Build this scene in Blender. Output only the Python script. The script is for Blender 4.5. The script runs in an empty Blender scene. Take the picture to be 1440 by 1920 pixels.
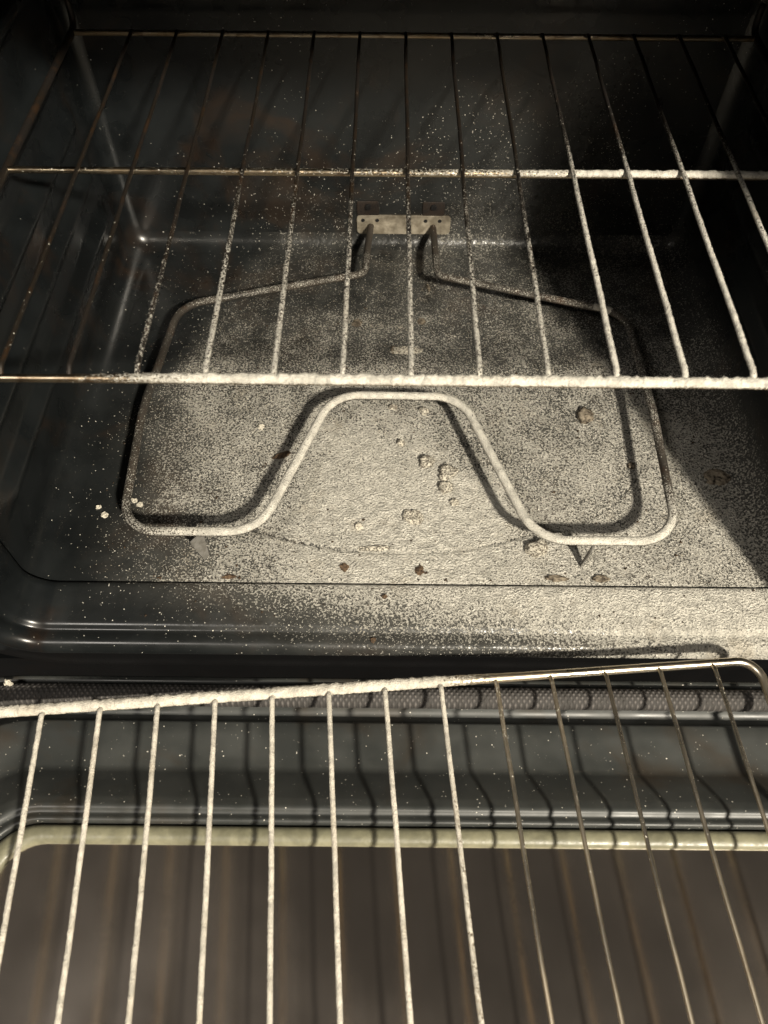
import bpy, bmesh, math, random
import numpy as np
from mathutils import Vector, Matrix

random.seed(7); rng = np.random.default_rng(7)
scene = bpy.context.scene
col = scene.collection
R = math.radians

# ------------------------------------------------------------------ camera
# metres; floor of the oven is z = 0, camera stands in front of the open door at y = 0
CAM_Z = .558; PITCH = 56.3; ROLL = .55
cam_d = bpy.data.cameras.new("camera"); cam = bpy.data.objects.new("camera", cam_d); col.objects.link(cam)
cam_d.sensor_fit = 'VERTICAL'; cam_d.sensor_height = 36; cam_d.lens = 36*1442/1920
cam_d.clip_start = .01; cam_d.clip_end = 50
cam.matrix_world = Matrix.Translation((0, 0, CAM_Z)) @ Matrix.Rotation(R(90-PITCH), 4, 'X') @ Matrix.Rotation(R(ROLL), 4, 'Z')
cam_d.dof.use_dof = True; cam_d.dof.focus_distance = .66; cam_d.dof.aperture_fstop = 9.0
scene.camera = cam
scene.cycles.max_bounces = 6; scene.cycles.diffuse_bounces = 3; scene.cycles.glossy_bounces = 3

# ------------------------------------------------------------------ world and lamps
world = bpy.data.worlds.new("World"); scene.world = world; world.use_nodes = True
bg = world.node_tree.nodes["Background"]; bg.inputs[0].default_value = (1.0, .90, .78, 1); bg.inputs[1].default_value = .062

def lamp(name, loc, power, radius, colour):
    l = bpy.data.lights.new(name, 'POINT'); l.energy = power; l.shadow_soft_size = radius; l.color = colour
    o = bpy.data.objects.new(name, l); o.location = loc; col.objects.link(o); return o
lamp("ceiling_lamp", (1.26, -2.0, 2.33), 1000, .105, (1, .915, .765))     # main kitchen lamp, behind and to the right
lamp("ceiling_lamp", (-1.1, -.80, 2.05), 72, .30, (1, .93, .84))      # lamp overhead on the left
lamp("ceiling_lamp", (1.45, -3.3, 2.75), 22, .12, (1, .90, .76))       # farther lamp, reaches high on the back wall

scene.view_settings.view_transform = 'Standard'; scene.view_settings.look = 'None'
scene.view_settings.exposure = 0; scene.view_settings.gamma = 1

# ------------------------------------------------------------------ dimensions
XL, XR = -.289, .331          # side walls
YF, YB = .3015, .737          # front edge of the floor pan, back wall
ZT = .552                     # cavity roof
CR = .024                     # corner radius of the cavity section
RACK_Z = .234

# ------------------------------------------------------------------ helpers
def tag(o, label=None, cat=None, group=None, kind=None):
    if label: o["label"] = label
    if cat: o["category"] = cat
    if group: o["group"] = group
    if kind: o["kind"] = kind
    return o

def empty(name, loc=(0, 0, 0)):
    o = bpy.data.objects.new(name, None); o.location = loc; o.empty_display_size = .02; col.objects.link(o); return o

def mesh_obj(name, verts, faces, mat, parent=None, smooth=True, attr=None):
    me = bpy.data.meshes.new(name)
    v = np.asarray(verts, dtype=np.float32)
    if isinstance(faces, np.ndarray):
        n, k = faces.shape
        me.vertices.add(len(v)); me.vertices.foreach_set("co", v.ravel())
        me.loops.add(n*k); me.loops.foreach_set("vertex_index", faces.astype(np.int32).ravel())
        me.polygons.add(n); me.polygons.foreach_set("loop_start", np.arange(0, n*k, k, dtype=np.int32))
        me.update(calc_edges=True)
    else:
        me.from_pydata([tuple(map(float, p)) for p in v], [], faces); me.update()
    if smooth: me.polygons.foreach_set("use_smooth", [True]*len(me.polygons))
    if attr is not None:
        a = me.attributes.new("powder", 'FLOAT', 'POINT'); a.data.foreach_set("value", np.asarray(attr, dtype=np.float32))
    me.materials.append(mat)
    o = bpy.data.objects.new(name, me); col.objects.link(o)
    if parent is not None:
        o.parent = parent
        o.matrix_parent_inverse = Matrix.Translation(-Vector(world_loc(parent)))
    return o

def world_loc(o):
    p = Vector((0, 0, 0))
    while o is not None:
        p = p + o.location + (o.matrix_parent_inverse.translation if o.parent else Vector((0, 0, 0))); o = o.parent
    return p

def grid_faces(nu, nv, wrap=False):
    i = np.arange(nu if wrap else nu-1); j = np.arange(nv-1)
    I, J = np.meshgrid(i, j, indexing='ij'); I2 = (I+1) % nu
    return np.stack([I*nv+J, I2*nv+J, I2*nv+J+1, I*nv+J+1], -1).reshape(-1, 4)

# smooth lattice noise, numpy
_tab = rng.random(65536)
def _h(i, j, k): return _tab[(i*7919 + j*104729 + k*1299709) & 65535]
def vnoise(p):
    p = np.asarray(p, float); i = np.floor(p).astype(np.int64); f = p - i; f = f*f*(3-2*f); r = 0
    for a in (0, 1):
        for b in (0, 1):
            for c in (0, 1):
                w = (f[..., 0] if a else 1-f[..., 0])*(f[..., 1] if b else 1-f[..., 1])*(f[..., 2] if c else 1-f[..., 2])
                r = r + w*_h(i[..., 0]+a, i[..., 1]+b, i[..., 2]+c)
    return r

def rbf(anchors, s):
    A = np.array(anchors, float)
    def f(x, y):
        num = np.zeros_like(x, dtype=float); den = np.full_like(num, 1e-9)
        for ax, ay, d in A:
            q = (x-ax)**2+(y-ay)**2; w = np.exp(-q/(.62*s)**2)+1e-4/(q/s**2+.1)
            num += w*d; den += w
        return num/den
    return f

def fillet(pts, rad, n=10):
    P = [np.array(p, float) for p in pts]; out = [P[0]]
    for i in range(1, len(P)-1):
        a, b, c = P[i-1], P[i], P[i+1]; r = rad[i] if isinstance(rad, (list, tuple)) else rad
        u = (a-b)/np.linalg.norm(a-b); v = (c-b)/np.linalg.norm(c-b)
        half = math.acos(max(-1, min(1, float(u@v))))/2
        if abs(half-math.pi/2) < .02: out.append(b); continue
        L = min(r/math.tan(half), .49*np.linalg.norm(a-b), .49*np.linalg.norm(c-b)); rr = L*math.tan(half)
        p0 = b+u*L; cen = b+(u+v)/np.linalg.norm(u+v)*(rr/math.sin(half)); p1 = b+v*L
        e0 = p0-cen; e1 = p1-cen; ang = math.acos(max(-1, min(1, float(e0@e1)/(rr*rr))))
        for k in range(n+1):
            t = k/n; out.append(cen+(math.sin((1-t)*ang)*e0+math.sin(t*ang)*e1)/math.sin(ang))
    out.append(P[-1]); return np.array(out)

def resample(pts, step):
    pts = np.asarray(pts, float); d = np.r_[0, np.cumsum(np.linalg.norm(np.diff(pts, axis=0), axis=1))]
    n = max(2, int(d[-1]/step)+1); s = np.linspace(0, d[-1], n)
    return np.stack([np.interp(s, d, pts[:, k]) for k in range(3)], 1), s

def tube(name, pts, radius, mat, parent=None, dens=None, step=.0025, nseg=10, thick=.0016, closed=False, flat=None, wobble=0):
    """tube along a path; dens(point) -> powder 0..1 which also piles real thickness onto the upper side"""
    P, s = resample(pts, step)
    T = np.gradient(P, axis=0); T /= np.linalg.norm(T, axis=1)[:, None]
    if wobble:
        P = P + (np.stack([vnoise(np.stack([s*30+17*k+7*P[0, 0], s*0, s*0+k], -1)) for k in range(3)], 1)-.5)*wobble
    up = np.array([0, 0, 1.]); S = np.cross(T, up)
    bad = np.linalg.norm(S, axis=1) < .2; S[bad] = np.array([1, 0, 0.]); S /= np.linalg.norm(S, axis=1)[:, None]
    U = np.cross(S, T)
    d = np.zeros(len(P)) if dens is None else np.clip(np.array([dens(p) for p in P]), 0, 1)
    a = np.arange(nseg)/nseg*2*math.pi
    ca, sa = np.cos(a), np.sin(a)
    N = S[:, None, :]*ca[None, :, None]+U[:, None, :]*sa[None, :, None]
    rr = np.full((len(P), nseg), float(radius))
    Q = P[:, None, :]+N*rr[..., None]
    if dens is not None:
        nz = .55*vnoise(Q*420)+.45*vnoise(Q*900)
        upw = np.clip((sa[None, :]+.45)/1.1, 0, 1)
        rr = rr + upw*d[:, None]*thick*(.25+1.3*nz)
        Q = P[:, None, :]+N*rr[..., None]
    n = len(P)
    V = Q.reshape(-1, 3); A = np.repeat(d, nseg)
    idx = np.arange(n*nseg).reshape(n, nseg)
    F = np.stack([idx[:-1], np.roll(idx, -1, 1)[:-1], np.roll(idx, -1, 1)[1:], idx[1:]], -1).reshape(-1, 4)
    if not closed:
        V = np.vstack([V, P[0]-T[0]*radius*.3, P[-1]+T[-1]*radius*.3]); A = np.r_[A, d[0], d[-1]]
        c0, c1 = n*nseg, n*nseg+1
        faces = [tuple(f) for f in F]
        for k in range(nseg):
            faces.append((c0, idx[0, (k+1) % nseg], idx[0, k])); faces.append((c1, idx[-1, k], idx[-1, (k+1) % nseg]))
        faces = [tuple(int(q) for q in f) for f in faces]
        return mesh_obj(name, V, faces, mat, parent, True, A)
    F2 = np.stack([idx[-1], np.roll(idx[-1], -1), np.roll(idx[0], -1), idx[0]], -1)
    return mesh_obj(name, V, np.vstack([F, F2]), mat, parent, True, A)

# ------------------------------------------------------------------ materials
def new_mat(name):
    m = bpy.data.materials.new(name); m.use_nodes = True; nt = m.node_tree
    return m, nt, nt.nodes["Principled BSDF"]

class NB:
    def __init__(s, nt): s.nt = nt
    def n(s, t, **k):
        x = s.nt.nodes.new(t)
        for a, b in k.items(): setattr(x, a, b)
        return x
    def link(s, a, b): s.nt.links.new(a, b)
    def put(s, sock, v):
        if hasattr(v, 'is_output'): s.link(v, sock)
        else: sock.default_value = v
    def math(s, op, a, b=0., c=None, clamp=False):
        x = s.n('ShaderNodeMath', operation=op); x.use_clamp = clamp
        s.put(x.inputs[0], a); s.put(x.inputs[1], b)
        if c is not None: s.put(x.inputs[2], c)
        return x.outputs[0]
    def ramp(s, v, a, b, c=0., d=1., smooth=True):
        x = s.n('ShaderNodeMapRange'); x.interpolation_type = 'SMOOTHSTEP' if smooth else 'LINEAR'
        for i, q in enumerate((v, a, b, c, d)): s.put(x.inputs[i], q)
        return x.outputs[0]
    def noise(s, vec, scale, detail=2., rough=.5, dist=0.):
        x = s.n('ShaderNodeTexNoise'); s.link(vec, x.inputs['Vector'])
        x.inputs['Scale'].default_value = scale; x.inputs['Detail'].default_value = detail
        x.inputs['Roughness'].default_value = rough; x.inputs['Distortion'].default_value = dist
        return x.outputs[0]
    def mix(s, f, a, b):
        x = s.n('ShaderNodeMix', data_type='RGBA'); s.put(x.inputs[0], f); s.put(x.inputs[6], a); s.put(x.inputs[7], b)
        return x.outputs[2]

def rgb(*c): return (*c, 1)

def powder_mat(name, base, base2, rough, metallic=0., rod=False, powder=(.62, .592, .52), stain=(.030, .016, .008),
               stain_amt=.6, spec=.5, bump=.0032, prough=.42):
    m, nt, p = new_mat(name); b = NB(nt)
    geo = b.n('ShaderNodeNewGeometry'); pos = geo.outputs['Position']
    at = b.n('ShaderNodeAttribute', attribute_name="powder"); d = at.outputs['Fac']
    n1 = b.noise(pos, 800 if rod else 540, 2, .70, .25); n2 = b.noise(pos, 120, 2, .55); n3 = b.noise(pos, 16, 3, .6)
    val = b.math('ADD', b.math('MULTIPLY', n1, .80), b.math('MULTIPLY', n2, .20))
    thr = b.ramp(d, 0, 1, .28, .70 if rod else .66, False)
    m1 = b.ramp(b.math('SUBTRACT', thr, val), -.035, .03)
    vo = b.n('ShaderNodeTexVoronoi'); b.link(pos, vo.inputs['Vector']); vo.inputs['Scale'].default_value = 760
    sep = b.n('ShaderNodeSeparateColor'); b.link(vo.outputs['Color'], sep.inputs[0])
    pick = b.math('LESS_THAN', sep.outputs[0], b.math('MULTIPLY', d, .55))
    size = b.math('MULTIPLY', b.math('ADD', sep.outputs[1], .25), .36)
    spk = b.math('MULTIPLY', pick, b.math('LESS_THAN', vo.outputs['Distance'], size))
    mask = b.math('MAXIMUM', m1, spk)
    if rod:
        sx = b.n('ShaderNodeSeparateXYZ'); b.link(geo.outputs['Normal'], sx.inputs[0])
        upm = b.ramp(b.math('ADD', sx.outputs[2], b.math('MULTIPLY', b.math('SUBTRACT', n1, .5), 1.1)), -.35, .05)
        mask = b.math('MULTIPLY', mask, upm)
    # bare surface, mottled and stained
    bare = b.mix(b.ramp(n3, .35, .65), rgb(*base), rgb(*base2))
    bare = b.mix(b.math('MULTIPLY', b.ramp(b.noise(pos, 55 if rod else 9, 4, .65, .6), .50, .70), stain_amt), bare, rgb(*stain))
    if not rod:
        bare = b.mix(b.math('MULTIPLY', b.ramp(b.math('MULTIPLY', d, b.math('ADD', n2, .5)), 0, 1, 0, 1, False), .17), bare, rgb(*powder))       # thin veil of dust between the grains
    dark = tuple(c*.70 for c in powder); light = tuple(min(1, c*1.12) for c in powder)
    pc = b.mix(b.ramp(b.math('ADD', b.math('MULTIPLY', n2, .6), b.math('MULTIPLY', n1, .4)), .36, .60), rgb(*dark), rgb(*light))
    pc = b.mix(b.math('MULTIPLY', b.ramp(b.noise(pos, 26, 4, .6), .56, .74), .42), pc, rgb(.40, .34, .25))
    b.link(b.mix(mask, bare, pc), p.inputs['Base Color'])
    b.link(b.ramp(mask, 0, 1, b.ramp(n3, .3, .7, rough*.8, rough*1.4), prough, False), p.inputs['Roughness'])
    if metallic: b.link(b.ramp(mask, 0, 1, metallic, 0, False), p.inputs['Metallic'])
    b.link(b.ramp(mask, 0, 1, spec, .45, False), p.inputs['Specular IOR Level'])
    h = b.math('ADD', b.math('MULTIPLY', mask, b.math('ADD', .1, b.math('MULTIPLY', n1, 1.9))), b.math('MULTIPLY', n2, .35))
    bp = b.n('ShaderNodeBump'); bp.inputs['Strength'].default_value = .9; bp.inputs['Distance'].default_value = bump
    b.link(b.math('MULTIPLY', h, b.ramp(d, .02, .25, .04, 1.)), bp.inputs['Height']); b.link(bp.outputs[0], p.inputs['Normal'])
    return m

M = {}
M['enamel'] = powder_mat('dark_enamel', (.0058, .0070, .0076), (.0096, .0113, .0120), .27, stain_amt=.55, spec=.5)
M['rack'] = powder_mat(bump=.001, prough=.8, name='worn_chrome', base=(.42, .36, .27), base2=(.30, .22, .13), rough=.30, metallic=1., rod=True, stain=(.10, .05, .02), stain_amt=.7)
M['wire'] = powder_mat(bump=.001, prough=.8, name='silhouette_wire', base=(.024, .019, .014), base2=(.013, .010, .008), rough=.5, metallic=.4, rod=True, stain=(.05, .025, .01), stain_amt=.7)  # wires and side rails: silhouette darkness painted into the rack metal's base colour
M['rack_new'] = powder_mat(bump=.0007, prough=.8, name='chrome', base=(.82, .74, .60), base2=(.70, .60, .45), rough=.30, metallic=1., rod=True, stain=(.30, .20, .10), stain_amt=.3, powder=(.60, .56, .48))
M['element'] = powder_mat('element_sheath', (.045, .040, .034), (.07, .058, .045), .55, .35, bump=.0011, prough=.7, rod=True, stain=(.05, .025, .012), stain_amt=.8)
M['door'] = powder_mat('door_enamel', (.026, .0285, .0275), (.040, .0425, .040), .40, stain=(.032, .019, .008), stain_amt=.6)

def simple(name, base, base2, rough, metallic=0., scale=120, bump=.0004, spec=.5):
    m, nt, p = new_mat(name); b = NB(nt)
    pos = b.n('ShaderNodeNewGeometry').outputs['Position']
    n = b.noise(pos, scale, 4, .6, .3); n2 = b.noise(pos, scale*5, 2)
    b.link(b.mix(b.ramp(n, .32, .66), rgb(*base), rgb(*base2)), p.inputs['Base Color'])
    b.link(b.ramp(n2, .3, .7, rough*.8, min(1, rough*1.2)), p.inputs['Roughness'])
    p.inputs['Metallic'].default_value = metallic; p.inputs['Specular IOR Level'].default_value = spec
    bp = b.n('ShaderNodeBump'); bp.inputs['Strength'].default_value = .6; bp.inputs['Distance'].default_value = bump
    b.link(b.math('ADD', n, b.math('MULTIPLY', n2, .5)), bp.inputs['Height']); b.link(bp.outputs[0], p.inputs['Normal'])
    return m
M['plate'] = simple('weathered_plate', (.36, .32, .25), (.17, .145, .105), .6, .15, 90)
M['rust'] = simple('rusty_steel', (.030, .019, .012), (.016, .012, .010), .8, 0, 160)
M['foot'] = simple('foot_steel', (.30, .29, .27), (.20, .19, .17), .45, .5, 200)
M['seal'] = simple('window_seal', (.22, .21, .14), (.14, .135, .09), .42, 0, 60, .0006)
M['hole'] = simple('dark_hole', (.004, .004, .004), (.006, .005, .005), .9)
M['pale'] = powder_mat('powdered_crust', (.05, .042, .033), (.11, .09, .07), .8, powder=(.70, .65, .54), bump=.0016)
M['char'] = simple('charred_crumb', (.022, .016, .012), (.26, .22, .165), .9, 0, 260, .0016, .2)
M['brown'] = simple('brown_crumb', (.15, .10, .06), (.035, .022, .014), .85, 0, 380, .001, .3)
M['fleck'] = simple('burnt_fleck', (.022, .015, .011), (.075, .05, .03), .85, 0, 300, .0006, .2)
M['grain'] = simple('powder_grain', (.68, .62, .50), (.52, .46, .36), .95, 0, 700, .0004, .1)

def gasket_mat():
    m, nt, p = new_mat('braided_gasket'); b = NB(nt)
    pos = b.n('ShaderNodeNewGeometry').outputs['Position']
    ws = []
    for sgn in (1, -1):
        mp = b.n('ShaderNodeMapping'); b.link(pos, mp.inputs[0]); mp.inputs['Rotation'].default_value = (0, 0, R(38*sgn))
        w = b.n('ShaderNodeTexWave'); w.wave_type = 'BANDS'; w.bands_direction = 'X'; w.inputs['Scale'].default_value = 95
        w.inputs['Distortion'].default_value = .6; w.inputs['Detail Scale'].default_value = 8
        b.link(mp.outputs[0], w.inputs['Vector']); ws.append(w.outputs['Fac'])
    h = b.math('MULTIPLY', ws[0], ws[1]); n = b.noise(pos, 70, 3)
    c = b.mix(h, rgb(.035, .032, .030), rgb(.14, .128, .12)); c = b.mix(b.ramp(n, .4, .7), c, rgb(.04, .037, .034))
    b.link(c, p.inputs['Base Color']); p.inputs['Roughness'].default_value = .8
    bp = b.n('ShaderNodeBump'); bp.inputs['Distance'].default_value = .0008; b.link(h, bp.inputs['Height']); b.link(bp.outputs[0], p.inputs['Normal'])
    return m
M['gasket'] = gasket_mat()

def glass_mat():
    m, nt, p = new_mat('door_glass'); b = NB(nt)
    pos = b.n('ShaderNodeNewGeometry').outputs['Position']
    mp = b.n('ShaderNodeMapping'); b.link(pos, mp.inputs[0]); mp.inputs['Scale'].default_value = (1, .12, 1)
    streak = b.noise(mp.outputs[0], 34, 4, .6); cloud = b.noise(pos, 6, 4, .55); fine = b.noise(pos, 500, 1)
    film = b.math('ADD', b.math('MULTIPLY', streak, .25), b.math('MULTIPLY', cloud, .75))
    b.link(b.mix(b.ramp(film, .35, .68), rgb(.005, .0045, .004), rgb(.012, .010, .0085)), p.inputs['Base Color'])
    b.link(b.ramp(cloud, .3, .7, .14, .24), p.inputs['Roughness'])
    p.inputs['IOR'].default_value = 6.2; p.inputs['Specular Tint'].default_value = (1, .89, .78, 1)
    return m
M['glass'] = glass_mat()

# ------------------------------------------------------------------ oven cavity
oven = empty("oven", (.021, .5, 0))
tag(oven, "dark enamelled oven with its door open, dusted with cream powder inside", "oven")

def ring_pt(seg, t, inset):
    """point of the rounded cavity section (x, z), section inset by `inset`; seg picks the side, t in 0..1 along it"""
    xl, xr, zb, zt = XL+inset, XR-inset, inset, ZT-inset; r = max(.004, CR-inset)
    t = np.asarray(t, float)
    if seg == 'floor': return xl+r+(xr-xl-2*r)*t, np.zeros_like(t)+zb
    if seg == 'roof': return xl+r+(xr-xl-2*r)*t, np.zeros_like(t)+zt
    # walls: 0-.22 lower fillet, .22-.78 straight, .78-1 upper fillet
    a = np.clip(t/.22, 0, 1)*math.pi/2; c = np.clip((t-.78)/.22, 0, 1)*math.pi/2; s = np.clip((t-.22)/.56, 0, 1)
    x = np.where(t < .22, r-r*np.sin(a), np.where(t > .78, r-r*np.cos(c), 0))
    z = np.where(t < .22, zb+r-r*np.cos(a), np.where(t > .78, zt-r+r*np.sin(c), zb+r+(zt-zb-2*r)*s))
    return (xl+x, z) if seg == 'left' else (xr-x, z)

RB = .018                                            # fillet where walls meet the back
def deep_path(n):
    ys = np.linspace(YF, YB-RB, n); ph = np.linspace(0, math.pi/2, 9)[1:]
    return np.r_[ys, YB-RB+RB*np.sin(ph)], np.r_[np.zeros(n), RB*(1-np.cos(ph))]

floor_anchor = [(-.2472,.4091,.03),(-.2713,.4900,.04),(-.2633,.3204,.02),(-.2187,.4080,.09),(-.2214,.4687,.10),(-.1978,.4688,.7),(-.1870,.4085,.75),
 (-.1504,.4693,.78),(-.1615,.5379,.62),(-.1726,.3160,.45),(-.2100,.3270,.18),(-.1195,.3164,.8),(-.0528,.3169,.93),(-.0985,.4090,.82),(.0001,.3790,.97),
 (-.0090,.4390,.93),(-.0445,.4096,.93),(-.0099,.4978,.82),(.0573,.3510,.97),(.1138,.4722,.76),(.1633,.4108,.82),(.1893,.3190,.88),(.1231,.3186,.92),
 (.2635,.4115,.83),(.2873,.3530,.85),(.3080,.4120,.8),(.2975,.5430,.55),(.3300,.5440,.5),(.2300,.6200,.36),(.2850,.6220,.3),(.1482,.5790,.5),(.0995,.6180,.4),
 (.0253,.5850,.47),(-.0652,.5840,.46),(-.1445,.5830,.36),(-.1241,.6500,.22),(-.0573,.6680,.24),(.0203,.6690,.30),(-.0134,.7210,.2),(.1060,.7220,.34),
 (.1960,.7230,.38),(-.2200,.6150,.08),(-.2100,.7010,.04),(-.2381,.5730,.03),(-.2710,.6990,.015),(.1973,.4980,.72),(.2331,.4420,.84)]
_fd = rbf(floor_anchor, .05)
def floor_d(x, y): return np.interp(_fd(x, y), [0, .1, .3, .5, .62, .78, .85, .92, .96, 1], [0, .09, .32, .47, .54, .61, .67, .80, .95, 1])
arcs = [[(-.1130,.3520),(-.0760,.3410),(-.0365,.3330),(.0005,.3305),(.0370,.3310),(.0735,.3350),(.1090,.3450),(.1330,.3530)],
        [(.1690,.3600),(.1990,.3800),(.2250,.4070),(.2560,.4560)]]
def seg_dist(x, y, line):
    best = np.full_like(x, 9.)
    L = resample(np.array([(a, b, 0) for a, b in line]), .004)[0]
    for (ax, ay, _), (bx, by, _) in zip(L[:-1], L[1:]):
        dx, dy = bx-ax, by-ay; t = np.clip(((x-ax)*dx+(y-ay)*dy)/(dx*dx+dy*dy), 0, 1)
        best = np.minimum(best, np.hypot(x-ax-t*dx, y-ay-t*dy))
    return best

def floor_part():
    nx, ny = 430, 350
    ys, ins = deep_path(ny-8); t = np.linspace(0, 1, nx)
    X = np.zeros((nx, ny)); Y = np.zeros_like(X); Z = np.zeros_like(X)
    for j, (y, i) in enumerate(zip(ys, ins)):
        X[:, j], Z[:, j] = ring_pt('floor', t, i); Y[:, j] = y
    D = floor_d(X, Y)
    D += (vnoise(np.stack([X*60, Y*60, X*0], -1))-.5)*.16*np.clip(D*4, 0, 1)+(vnoise(np.stack([X*200, Y*200, X*0+5], -1))-.5)*.12*np.clip(D*4, 0, 1)
    for k, line in enumerate(arcs):
        sd = seg_dist(X, Y, line); g = np.exp(-(sd/(.0014 if k == 0 else .001))**2)
        Z -= g*.0012; D -= g*(.26 if k == 0 else .16)
    flat = np.clip((YB-RB-Y)/.01, 0, 1)
    lump = (vnoise(np.stack([X*150, Y*150, X*0], -1))-.5)*.0009+(vnoise(np.stack([X*330, Y*330, X*0], -1))-.5)*.0006
    Z += np.clip(D, 0, 1)*flat*(lump+.0004)*np.clip((Y-YF)/.004, 0, 1)
    return mesh_obj("oven_floor", np.stack([X, Y, Z], -1).reshape(-1, 3), grid_faces(nx, ny), M['enamel'], oven, True, np.clip(D, 0, 1).ravel())
floor_o = floor_part()

def side_part(seg):
    nt_, ny = 150, 70
    ys, ins = deep_path(ny-8); t = np.linspace(0, 1, nt_)
    X = np.zeros((nt_, ny)); Y = np.zeros_like(X); Z = np.zeros_like(X)
    for j, (y, i) in enumerate(zip(ys, ins)):
        X[:, j], Z[:, j] = ring_pt(seg, t, i); Y[:, j] = y
    s = 1 if seg == 'left' else -1
    end = np.clip((Y-YF-.015)/.02, 0, 1)*np.clip((YB-.045-Y)/.02, 0, 1)
    for zc in (.075, .125, .175, .222, .285, .335, .385):     # pressed-in rack ledges
        X += s*end*.0085*np.exp(-((Z-zc)/.0085)**4)
    sx = X if seg == 'right' else X
    D = np.clip(floor_d(X, Y)*.9*np.clip(1-Z/.05, 0, 1), 0, 1)
    return mesh_obj("side_wall", np.stack([X, Y, Z], -1).reshape(-1, 3), grid_faces(nt_, ny), M['enamel'], oven, True, D.ravel())
side_part('left'); side_part('right')

def roof_part():
    ys, ins = deep_path(20); t = np.linspace(0, 1, 20)
    V = []
    for tt in t:
        for y, i in zip(ys, ins):
            x, z = ring_pt('roof', tt, i); V.append((float(x), y, float(z)))
    return mesh_obj("oven_roof", V, grid_faces(20, len(ys)), M['enamel'], oven, True, np.zeros(len(V)))
roof_part()

wall_anchor = [(-.073,.020,.13),(-.130,.030,.06),(-.190,.045,.02),(.020,.075,.08),(.103,.018,.28),(.189,.018,.34),(.130,.076,.18),(.200,.110,.18),
 (.152,.130,.11),(.197,.145,.08),(.070,.110,.07),(-.045,.108,.02),(-.012,.170,0),(-.245,.04,.01),(.145,.21,0),(.27,.045,.12),(.27,.15,.02),(-.2,.15,0),(.02,.3,0),(.2,.3,0),(-.2,.3,0)]
def back_part():
    x0, x1, z0, z1 = XL+RB-.004, XR-RB+.004, RB-.002, ZT-RB+.002
    nx, nz = 280, 200
    X, Z = np.meshgrid(np.linspace(x0, x1, nx), z0+(z1-z0)*np.linspace(0, 1, nz)**1.5, indexing='ij')
    f = rbf(wall_anchor, .05); D = f(X, Z)
    D = np.clip(D+(vnoise(np.stack([X*70, Z*70, X*0+9], -1))-.5)*.25*D, 0, 1)
    Y = np.full_like(X, YB-.0006)
    Y += .004*np.exp(-((Z-.063)/.004)**4)*0
    return mesh_obj("back_wall", np.stack([X, Y, Z], -1).reshape(-1, 3), grid_faces(nx, nz), M['enamel'], oven, True, D.ravel())
back_part()

# front frame: the rolled lip of the cavity opening, then the face, then the outer casing
def frame_part():
    prof = [(YF-.0006, .0012), (YF-.0012, -.0005), (YF-.004, -.0022), (.294, -.0022), (.285, -.0012), (.274, .0004), (.265, .0022), (.2625, .0032), (.2612, .0052), (.2595, .0058),
            (.255, .0048), (.2505, .0048), (.2475, .0062), (.2450, .010), (.2440, .0135), (.2446, .0160), (.2600, .0175), (.2640, .022), (.2640, .085), (.2645, .086), (.75, .086)]
    fine = [prof[0]]
    for a, c in zip(prof[:-1], prof[1:]):
        n = max(1, int(math.hypot(a[0]-c[0], a[1]-c[1])/.0022)) if a[1] < .0136 and c[0] < .4 else 4
        for k in range(1, n+1): fine.append((a[0]+(c[0]-a[0])*k/n, a[1]+(c[1]-a[1])*k/n))
    def f(x, y):
        t = np.clip((YF-y)/.056, 0, 1)
        rows = [np.interp(x, [-.25, -.18, -.14, -.05, .08, .2], [.03, .26, .50, .76, .92, .98]),
                np.interp(x, [-.2, -.14, -.05, .0, .08, .2], [.04, .16, .46, .58, .72, .93]),
                np.interp(x, [-.14, -.05, .0, .08, .16, .22, .3], [.03, .14, .22, .30, .52, .72, .85])]
        return np.where(t < .5, rows[0]+(rows[1]-rows[0])*t*2, rows[1]+(rows[2]-rows[1])*(t*2-1))
    segs = [('floor', np.linspace(0, 1, 300)), ('right', np.linspace(0, 1, 60)[1:]), ('roof', np.linspace(1, 0, 20)[1:]), ('left', np.linspace(1, 0, 60)[1:-1])]
    V = []; D = []
    for seg, ts in segs:
        for t in ts:
            for y, off in fine:
                x, z = ring_pt(seg, t, -off); V.append((float(x), y, float(z)))
                D.append(1 if seg == 'floor' else (2 if t < .22 and seg == 'right' else 0))
    V = np.array(V); D = np.array(D)
    d = f(V[:, 0], V[:, 1])
    d = d+(vnoise(np.stack([V[:, 0]*90, V[:, 1]*90, V[:, 0]*0], -1))-.5)*.10*np.clip(d*3, 0, 1)
    d = np.where(D == 1, d, np.where(D == 2, d*np.clip(1-(V[:, 2]+.004)/.03, 0, 1), 0)); d[V[:, 1] > .301] *= .1
    d = np.where(V[:, 2] < -.0136, 0, d)
    nr = sum(len(t) for _, t in segs)
    return mesh_obj("front_frame", V, grid_faces(nr, len(fine), True), M['enamel'], oven, True, np.clip(d, 0, 1))
frame_part()
def box(name, x0, x1, y0, y1, z0, z1, mat, parent):
    V = [(x, y, z) for x in (x0, x1) for y in (y0, y1) for z in (z0, z1)]
    return mesh_obj(name, V, [(0, 1, 3, 2), (4, 6, 7, 5), (0, 4, 5, 1), (2, 3, 7, 6), (0, 2, 6, 4), (1, 5, 7, 3)], mat, parent, False, [0]*8)
box("lower_panel", XL-.085, XR+.085, .2665, .285, -.42, -.080, M['enamel'], oven)

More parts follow.
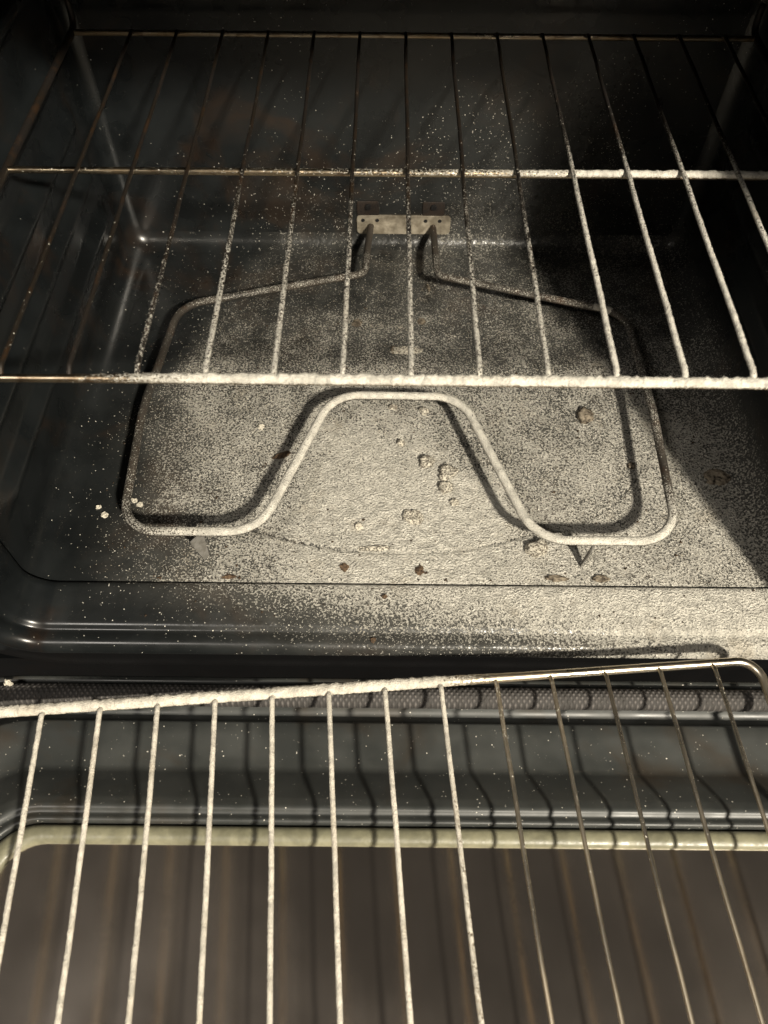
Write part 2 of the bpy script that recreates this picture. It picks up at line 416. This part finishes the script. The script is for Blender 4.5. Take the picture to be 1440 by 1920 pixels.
# ------------------------------------------------------------------ door, folded down
DZ = -.008
WX0, WX1, WY0, WY1, WR = -.262, .304, -.26, .104, .030
def rrect(o, n_side=60, n_arc=10):
    x0, x1, y0, y1, r = WX0-o, WX1+o, WY0-o, WY1+o, max(.004, WR+o*.6)
    pts = []
    for (cx, cy, a0) in ((x1-r, y1-r, 0), (x0+r, y1-r, 90), (x0+r, y0+r, 180), (x1-r, y0+r, 270)):
        for k in range(n_arc+1):
            a = R(a0+90*k/n_arc); pts.append((cx+r*math.cos(a), cy+r*math.sin(a)))
        nx = {0: (x0+r, y1), 90: (x0, y0+r), 180: (x1-r, y0), 270: (x1, y1-r)}[a0]
        lx = pts[-1]
        for k in range(1, n_side): pts.append((lx[0]+(nx[0]-lx[0])*k/n_side, lx[1]+(nx[1]-lx[1])*k/n_side))
    return pts
def lofted(name, prof, mat, parent, dens=0.):
    rings = [rrect(o) for o, z in prof]; n = len(rings[0])
    V = [(rings[j][i][0], rings[j][i][1], prof[j][1]) for i in range(n) for j in range(len(prof))]
    V = np.array(V); D = np.full(len(V), dens)
    return mesh_obj(name, V, grid_faces(n, len(prof), True), mat, parent, True, D)
dprof = [(.0115, DZ-.012), (.012, DZ-.004), (.0125, DZ-.0012), (.0140, DZ), (.0160, DZ-.0005), (.0178, DZ-.0022), (.0192, DZ-.0023), (.0208, DZ-.0007), (.0228, DZ+.0004),
         (.0250, DZ-.0004), (.0285, DZ-.0018), (.0310, DZ-.0032), (.0510, DZ-.0182), (.0535, DZ-.0200), (.0570, DZ-.0210), (.066, DZ-.0212), (.080, DZ-.0212), (.0895, DZ-.0212), (.0915, DZ-.0222), (.0925, DZ-.0300), (.1040, DZ-.0300),
         (.1046, DZ-.014), (.1140, DZ-.010), (.1152, DZ-.004), (.1170, DZ-.003), (.1195, DZ-.0036), (.1212, DZ-.006), (.1220, DZ-.036)]
door = lofted("oven_door", dprof, M['door'], oven, .035)
tag(door, "open oven door lying flat, dark enamel inner panel with window")
lofted("window_seal", [(-.0015, DZ-.0075), (-.001, DZ-.004), (.001, DZ-.0022), (.004, DZ-.0014), (.0075, DZ-.0016), (.0105, DZ-.003), (.0114, DZ-.008)], M['seal'], door)
gl = [(x, y, DZ-.0066) for x, y in rrect(.001)]
gb = [(x, y, DZ-.0116) for x, y in rrect(.001)]; n_ = len(gl)
mesh_obj("window_glass", gl+gb, [tuple(range(n_)), tuple(range(2*n_-1, n_-1, -1))]+[(i, i+n_, (i+1) % n_+n_, (i+1) % n_) for i in range(n_)], M['glass'], door, False)
gk = [(x, y, DZ-.0020) for x, y in rrect(.1045, 90, 14)]
gas = tube("door_gasket", gk+[gk[0]], .0082, M['gasket'], door, step=.004, nseg=14)
mesh_obj("door_back", [(WX0-.124, WY0-.124, DZ-.035), (WX1+.121, WY0-.124, DZ-.035), (WX1+.121, WY1+.121, DZ-.035), (WX0-.124, WY1+.121, DZ-.035)], [(3, 2, 1, 0)], M['door'], door, False, [0]*4)

# ------------------------------------------------------------------ upper rack, inside the oven
up_rack = empty("oven_rack", (.021, .508, RACK_Z))
tag(up_rack, "wire rack inside the oven above the heating element, front rail caked with powder", "oven rack")
RX0, RX1 = -.2735, .3175; BARS = (.3055, .508, .7105)
lin = lambda x, xs, ys: float(np.interp(x, xs, ys))
bar_d = [lambda p: lin(p[0], (-.20, -.185, -.145, -.10, -.05, .05, .12), (0, .12, .5, .85, 1.0, 1.0, 1.0)),
         lambda p: lin(p[0], (-.25, -.15, -.05, .02, .08, .125, .17, .2), (.03, .18, .30, .42, .55, .70, .97, 1.0)),
         lambda p: .04]
for k, y in enumerate(BARS):
    tube("cross_rail", [(RX0, y, RACK_Z), (RX1, y, RACK_Z)], .0024, M['rack'], up_rack, bar_d[k], step=.0010 if k < 2 else .003, nseg=14, thick=.0022 if k == 0 else .0015)
for x in (RX0, RX1):
    pts = fillet([(x, BARS[0], RACK_Z), (x, BARS[2]+.012, RACK_Z), (x, BARS[2]+.012, RACK_Z+.022)], .010)
    tube("side_rail", pts, .0029, M['wire'], up_rack, lambda p: 0, step=.004)
for i in range(-6, 8):
    x = .0146+.0390*i
    def wd(p, i=i):
        y = p[1]
        if i <= -5: return lin(y, (.30, .40, .5), (.10, .04, 0))
        if i == -4: return lin(y, (.30, .40, .5, .6), (.42, .30, .06, 0))
        if i <= 2: return lin(y, (.30, .36, .42, .48, .54, .60), (.62, .58, .44, .26, .08, 0))
        return lin(y, (.30, .40, .50, .56, .62), (.96, .80, .58, .24, 0))
    pts = fillet([(x, BARS[0]+.0008, RACK_Z+.0006), (x, BARS[0]+.006, RACK_Z+.0044), (x, BARS[2]-.004, RACK_Z+.0044), (x, BARS[2]-.0008, RACK_Z+.0006)], .004, 4)
    tube("wire", pts, .00145, M['wire'], up_rack, wd, step=.0010, nseg=8, thick=.0009, wobble=.0006)

# ------------------------------------------------------------------ lower rack, lying on the open door
LZ = .016
A0 = np.array([-.2751, .1852, LZ]); A1 = np.array([.274, .2305, LZ]); ax = (A1-A0)/np.linalg.norm(A1-A0); ay = np.array([ax[1], -ax[0], 0])   # ay: toward the camera
c0 = np.array([.0012, .2075, LZ]); xr_end, xl_end = .281, -.325; depth = .42
low_rack = empty("oven_rack", tuple(c0+ay*.2))
tag(low_rack, "wire rack pulled out askew over the open oven door, powdered left, bare chrome right", "oven rack")
def L(u, v, z=0.): q = c0+ax*u+ay*v; return (q[0], q[1], LZ+z)
frame = fillet([L(xl_end, depth), L(xl_end, 0), L(xr_end, 0), L(xr_end, depth)], .016, 12)
def rail_d(p):
    u = float((np.asarray(p)-c0)@ax); v = float((np.asarray(p)-c0)@ay)
    return lin(u, (-.3, -.02, .04, .075, .10), (1.0, 1.0, .8, .3, 0)) if v < .1 else 0
tube("rear_rail", frame, .0033, M['rack_new'], low_rack, rail_d, step=.0010, nseg=14, thick=.0021)
tube("cross_rail", [L(xl_end, .38), L(xr_end, .38)], .0027, M['rack_new'], low_rack, lambda p: 0, step=.004)
for i in range(-7, 7):
    u = .0003+.0409*i
    base = lin(i, (-7, 0, 1, 2, 4), (1.0, .97, .82, .40, .10))
    def wd2(p, i=i, base=base):
        v = float((np.asarray(p)-c0)@ay)
        return base*(1 if i < 1 else lin(v, (0, .1, .2), (1, .85, .75)) if i == 1 else lin(v, (0, .08, .16), (1, .45, .15)))
    pts = fillet([L(u, .0008, .0008), L(u, .006, .0042), L(u, depth-.03, .0042)], .004, 4)
    tube("wire", pts, .00155, M['rack_new'], low_rack, wd2, step=.0010, nseg=10, thick=.0006, wobble=.0006)

# ------------------------------------------------------------------ bake element
EZ = .0315
elem = empty("heating_element", (.018, .50, EZ))
tag(elem, "looped tubular bake element across the oven floor, front bends coated in powder", "heating element")
path = [(-.0177, .734, .0262), (-.0205, .690, .0285), (-.0222, .648, EZ), (-.206, .597, EZ), (-.2185, .46, EZ), (-.2120, .3300, EZ), (-.1015, .3305, EZ), (-.0475, .4790, EZ), (.0690, .4780, EZ),
        (.1225, .3250, EZ), (.2370, .3250, EZ), (.2420, .46, EZ), (.2390, .591, EZ), (.0530, .646, EZ), (.0520, .690, .0285), (.0512, .734, .0255)]
rads = [0, .1, .012, .035, .3, .030, .036, .036, .036, .038, .034, .3, .034, .012, .1, 0]
def el_d(p):
    x, y = p[0], p[1]
    if y > .60: return .38 if y < .68 else .08
    if x > .225: return lin(y, (.33, .36, .40, .44, .6), (.9, .55, .12, .45, .28))
    if x < -.19: return lin(y, (.33, .345, .38, .5, .6), (.5, .38, .33, .18, .18))
    if x < -.12: return lin(x, (-.19, -.17, -.14, -.12), (.5, .62, .76, .86))
    return lin(y, (.33, .40, .48), (.86, .88, .84))
tube("heating_tube", fillet(path, rads, 12), .0036, M['element'], elem, el_d, step=.0018, nseg=14, thick=.0007)

def plate(name, cx, cz, w, h, r, y0, th, mat, parent):
    pts = []
    for sx, sz, a0 in ((1, 1, 0), (-1, 1, 90), (-1, -1, 180), (1, -1, 270)):
        for k in range(6):
            a = R(a0+90*k/5); pts.append((cx+sx*(w/2-r)+r*math.cos(a), cz+sz*(h/2-r)+r*math.sin(a)))
    n = len(pts); b_ = .0004
    def shrink(p, s): return (cx+(p[0]-cx)*(1-2*s/w), cz+(p[1]-cz)*(1-2*s/h))
    V = [(*shrink(p, b_), ) for p in pts]
    V3 = [(p[0], y0-th, p[1]) for p in V]+[(p[0], y0-th+b_, p[1]) for p in pts]+[(p[0], y0, p[1]) for p in pts]
    F = [tuple(range(n))]+[(i, i+n, (i+1) % n+n, (i+1) % n) for i in range(n)]+[(i+n, i+2*n, (i+1) % n+2*n, (i+1) % n+n) for i in range(n)]
    return mesh_obj(name, V3, F, mat, parent, False)
tp = plate("terminal_plate", .0185, .0279, .1030, .0232, .0045, YB-.001, .0022, M['plate'], elem)
for hx, hz in ((-.0262, .0338), (-.0106, .0338), (.0425, .0335), (.0580, .0335)):
    ring = [(hx+.0022*math.cos(a), YB-.00325, hz+.0022*math.sin(a)) for a in np.linspace(0, 2*math.pi, 15)[:-1]]
    inn = [(hx+.0021*math.cos(a), YB-.00345, hz+.0021*math.sin(a)) for a in np.linspace(0, 2*math.pi, 15)[:-1]]
    mesh_obj("screw_hole", inn+ring, [tuple(range(14))]+[(i, i+14, (i+1) % 14+14, (i+1) % 14) for i in range(14)], M['hole'], tp, False)
for hx in (-.0205, .0505):
    t_ = plate("rusty_tab", hx, .0475, .024, .017, .002, YB-.0012, .0010, M['rust'], elem)
    plate("tab_bolt", hx, .0500, .0065, .0065, .003, YB-.002, .0022, M['hole'], t_)

def foot(x, y, yaw, lean):
    """thin tapered steel blade under the tube that carries the element on the floor"""
    c, s_ = math.cos(yaw), math.sin(yaw); V = []; F = []
    prof = [(EZ-.0015, .0068, 0), (EZ-.006, .0066, 0), (.016, .0052, .2), (.006, .0036, .7), (-.0005, .0026, 1)]
    for z, hw, l in prof:
        for a, t in ((-hw, -.0005), (hw, -.0005), (hw, .0005), (-hw, .0005)):
            V.append((x+t*c-a*s_+lean*l, y+t*s_+a*c-.002*l, z))
    for k in range(len(prof)-1):
        for q in range(4): F.append((k*4+q, k*4+(q+1) % 4, k*4+4+(q+1) % 4, k*4+4+q))
    F += [(3, 2, 1, 0), (16, 17, 18, 19)]
    return mesh_obj("support_foot", V, F, M['foot'], elem, False)
foot(-.1510, .3265, R(-38), .003); foot(.1690, .3230, R(-22), -.004)

# ------------------------------------------------------------------ crumbs on the floor pan
def crumb(label, x, y, sx, sy, sz, mat, seed, z=0., hollow=0., rot=0., group=None, name="crumb"):
    bm = bmesh.new(); bmesh.ops.create_icosphere(bm, subdivisions=3, radius=1)
    V = np.array([v.co[:] for v in bm.verts])
    n = vnoise(V*1.7+seed*3.1)*.5+vnoise(V*3.9+seed)*.35+vnoise(V*8+seed)*.2
    n = .45+(n-.45)*1.9+.25*(vnoise(V*14+seed*5)-.5); V2 = V*(.58+.70*n)[:, None]
    if hollow:
        rr = np.hypot(V[:, 0], V[:, 1]); V2[:, 2] -= np.where(V[:, 2] > 0, hollow*np.exp(-(rr/.45)**2), 0)
    c, s = math.cos(rot), math.sin(rot)
    for v, q in zip(bm.verts, V2):
        a, b_ = q[0]*sx, q[1]*sy; v.co = (a*c-b_*s, a*s+b_*c, q[2]*sz+sz*.45)
    me = bpy.data.meshes.new(name); bm.to_mesh(me); bm.free(); me.materials.append(mat)
    a_ = me.attributes.new('powder', 'FLOAT', 'POINT'); a_.data.foreach_set('value', [.62 if max(sx, sy) > .0035 else .95]*len(me.vertices))
    for p in me.polygons: p.use_smooth = sz > .003
    o = bpy.data.objects.new(name, me); o.location = (x, y, z); col.objects.link(o)
    return tag(o, label, "crumb", group)

G = "burnt crumbs on the oven floor"
CR_ = [("large charred crumb with a hollow, alone near the element's right side", .1895, .483, .0078, .0085, .0052, 'char', .6, 0),
 ("round crusty flake with a dark rim in the middle of the powder", .0255, .366, .0085, .0072, .0036, 'pale', .7, 0),
 ("pale lump highest of the group left of the element's right inner bend", .0384, .4263, .0075, .007, .004, 'pale', .2, 0),
 ("biggest pale lump of the group beside the element's right inner bend", .0564, .4133, .009, .0075, .0045, 'pale', .3, 0),
 ("pale lump touching the underside of the biggest powdery lump", .0544, .3985, .006, .0055, .004, 'pale', .3, 0),
 ("small pale lump lowest of the group by the right inner bend", .0618, .3824, .0042, .004, .003, 'pale', 0, 0),
 ("white powdery chunk in front of the element's right inner bend", .1285, .3355, .0085, .008, .0062, 'pale', 0, .3),
 ("brown pointed chip leaning beside the element's left inner bend", -.0933, .4327, .0095, .0034, .0036, 'brown', 0, .45),
 ("oblong pale clump behind the front rail of the upper rack", .0201, .5672, .0155, .0042, .0032, 'pale', 0, 0),
 ("tiny black chip at the left end of the oblong pale clump", .0080, .5690, .0028, .0050, .003, 'char', 0, 0),
 ("long thin pale flake lying on the curved crease in the floor", -.0080, .3345, .0130, .0024, .0018, 'pale', 0, .06),
 ("small pale crumb right under the element's middle span, right one", .0370, .4870, .0042, .004, .004, 'pale', 0, 0),
 ("small pale crumb right under the element's middle span, left one", .0072, .4920, .0042, .003, .003, 'pale', 0, 0),
 ("small pale crumb with a dark top, centre of the powdered floor", .0148, .4475, .0038, .0038, .0036, 'pale', .3, 0),
 ("brown crumb at the front edge of the floor, right of centre", .0300, .3135, .0045, .0052, .0022, 'brown', 0, 0),
 ("orange brown crumb at the front edge, left of centre", -.0330, .3160, .0042, .0046, .0022, 'brown', 0, 0),
 ("reddish brown smear of crust on the left front seam", -.1268, .3062, .0070, .0024, .0020, 'brown', 0, .1),
 ("black crust on the right front seam, the left one of two", .1430, .3070, .0090, .0028, .0020, 'char', 0, 0),
 ("black crust on the right front seam, the right one of two", .1790, .3072, .0065, .0030, .0022, 'char', 0, 0),
 ("white crumb in the dark left corner area, uppermost", -.2490, .3735, .0022, .0022, .002, 'pale', 0, 0),
 ("white crumb in the dark left corner area, lowest", -.2420, .3655, .0032, .0026, .002, 'pale', 0, 0),
 ("white crumb just outside the element's left front bend, left one", -.2190, .3810, .0024, .0024, .002, 'pale', 0, 0),
 ("white crumb just outside the element's left front bend, right one", -.2135, .3770, .0026, .0022, .002, 'pale', 0, 0),
 ("dark ring of crust in the shadow near the right wall", .2990, .4130, .0100, .0085, .0020, 'char', .8, 0),
 ("small pale crumb on the powder inside the element's left loop", -.1160, .4660, .0030, .0030, .0024, 'pale', 0, 0),
 ("small pale crumb in the smooth middle of the powdered floor", -.0215, .3560, .0030, .0030, .0026, 'pale', 0, 0),
 ("dark scorched spot of crust behind the rail, left of centre wire", -.0300, .6070, .0045, .0050, .0014, 'char', 0, 0),
 ("dark scorched spot of crust behind the rail, right of centre wire", .0370, .6110, .0040, .0045, .0016, 'char', 0, 0),
 ("black crumb against the shadow of the element's right leg", .2240, .4240, .0034, .0032, .0024, 'char', 0, 0),
 ("black flake below the right terminal leg of the element", .0455, .6640, .0022, .0060, .0014, 'char', 0, .2)]
for k, (lb, x, y, sx, sy, sz, mt, hol, rot) in enumerate(CR_):
    crumb(lb, x, y, sx*(.8 if mt == 'brown' else 1), sy*(.8 if mt == 'brown' else 1), sz*(.6 if mt == 'brown' else .8), M[mt], k+1, .0004, hol, rot, G)
crumb("tan crumb on the rolled front lip below the centre", -.0075, .2530, .0022, .0022, .0016, M['brown'], 41, -.005, group=G)
crumb("yellowish crumb on the upper part of the front lip", .0010, .2880, .0020, .0020, .0016, M['brown'], 42, .002, group=G)
crumb("white bead of powder on the door gasket at the far left", -.2840, .2140, .0028, .0024, .0030, M['pale'], 43, DZ+.0055, group=G)

# loose grains: real little flakes where the powder thins out, nobody could count them
def flecks(base, tri):
    N = 420; x = rng.uniform(-.25, .30, N); y = YF+.003+(.36)*rng.random(N)**1.5; S = .0007+.0018*rng.random(N)**3; z = np.full(N, .0006)
    k = 60; x[:k] = rng.uniform(-.2, .31, k); y[:k] = rng.uniform(.268, .299, k); S[:k] *= .8; z[:k] = .0012-(.285-y[:k])*.12
    a = rng.uniform(0, 2*math.pi, N); st = rng.uniform(.35, 1.0, N)
    B = np.repeat(base[None], N, 0)*rng.uniform(.6, 1.3, (N, 5, 1)); B[:, :, 1] *= st[:, None]; B[:, :, 2] *= .5
    X = (B[..., 0]*np.cos(a)[:, None]-B[..., 1]*np.sin(a)[:, None])*S[:, None]+x[:, None]; Y = (B[..., 0]*np.sin(a)[:, None]+B[..., 1]*np.cos(a)[:, None])*S[:, None]+y[:, None]
    Z = B[..., 2]*S[:, None]+z[:, None]
    V = np.stack([X, Y, Z], -1).reshape(-1, 3); F = (tri[None]+np.arange(N)[:, None, None]*5).reshape(-1, 3)
    o = mesh_obj("charred_flecks", V, F, M['fleck'], None, False)
    return tag(o, "tiny burnt black flecks strewn over the powdered oven floor", "flecks", kind="stuff")
def grains():
    base = np.array([(1, 0, 0), (-.5, .87, 0), (-.5, -.87, 0), (0, 0, .8), (.1, 0, -.5)]); tri = np.array([(0, 1, 3), (1, 2, 3), (2, 0, 3), (1, 0, 4), (2, 1, 4), (0, 2, 4)])
    N = 60000; x = rng.uniform(XL+CR, XR-CR, N); y = rng.uniform(YF+.002, YB-RB, N)
    d = floor_d(x, y); keep = rng.random(N) < np.clip(d*.55, 0, .30)+.006
    x, y, d = x[keep], y[keep], d[keep]; P = [np.stack([x, y, np.full_like(x, .0003)], 1)]; S = [rng.uniform(.0002, .00052, len(x))*(1+.3*(rng.random(len(x)) > .95))]
    N = 26000; x = rng.uniform(XL+RB, XR-RB, N); z = rng.uniform(RB, .20, N); f = rbf(wall_anchor, .05); d = f(x, z)
    k = rng.random(N) < np.clip(d*.5, 0, .3); P.append(np.stack([x[k], np.full(k.sum(), YB-.0010), z[k]], 1)); S.append(rng.uniform(.00018, .00045, k.sum()))
    P = np.vstack(P); S = np.concatenate(S); n = len(P)
    q = rng.normal(size=(n, 4)); q /= np.linalg.norm(q, axis=1)[:, None]; w, a, b_, c = q.T
    Rm = np.stack([1-2*(b_*b_+c*c), 2*(a*b_-c*w), 2*(a*c+b_*w), 2*(a*b_+c*w), 1-2*(a*a+c*c), 2*(b_*c-a*w), 2*(a*c-b_*w), 2*(b_*c+a*w), 1-2*(a*a+b_*b_)], 1).reshape(n, 3, 3)
    V = (np.einsum('nij,kj->nki', Rm, base)*S[:, None, None]+P[:, None, :]).reshape(-1, 3)
    F = (tri[None]+np.arange(n)[:, None, None]*5).reshape(-1, 3)
    fl = flecks(base, tri)
    o = mesh_obj("powder_grains", V, F, M['grain'], None, False)
    tag(o, "loose cream powder grains scattered over oven floor and back wall", "powder", kind="stuff")
grains()
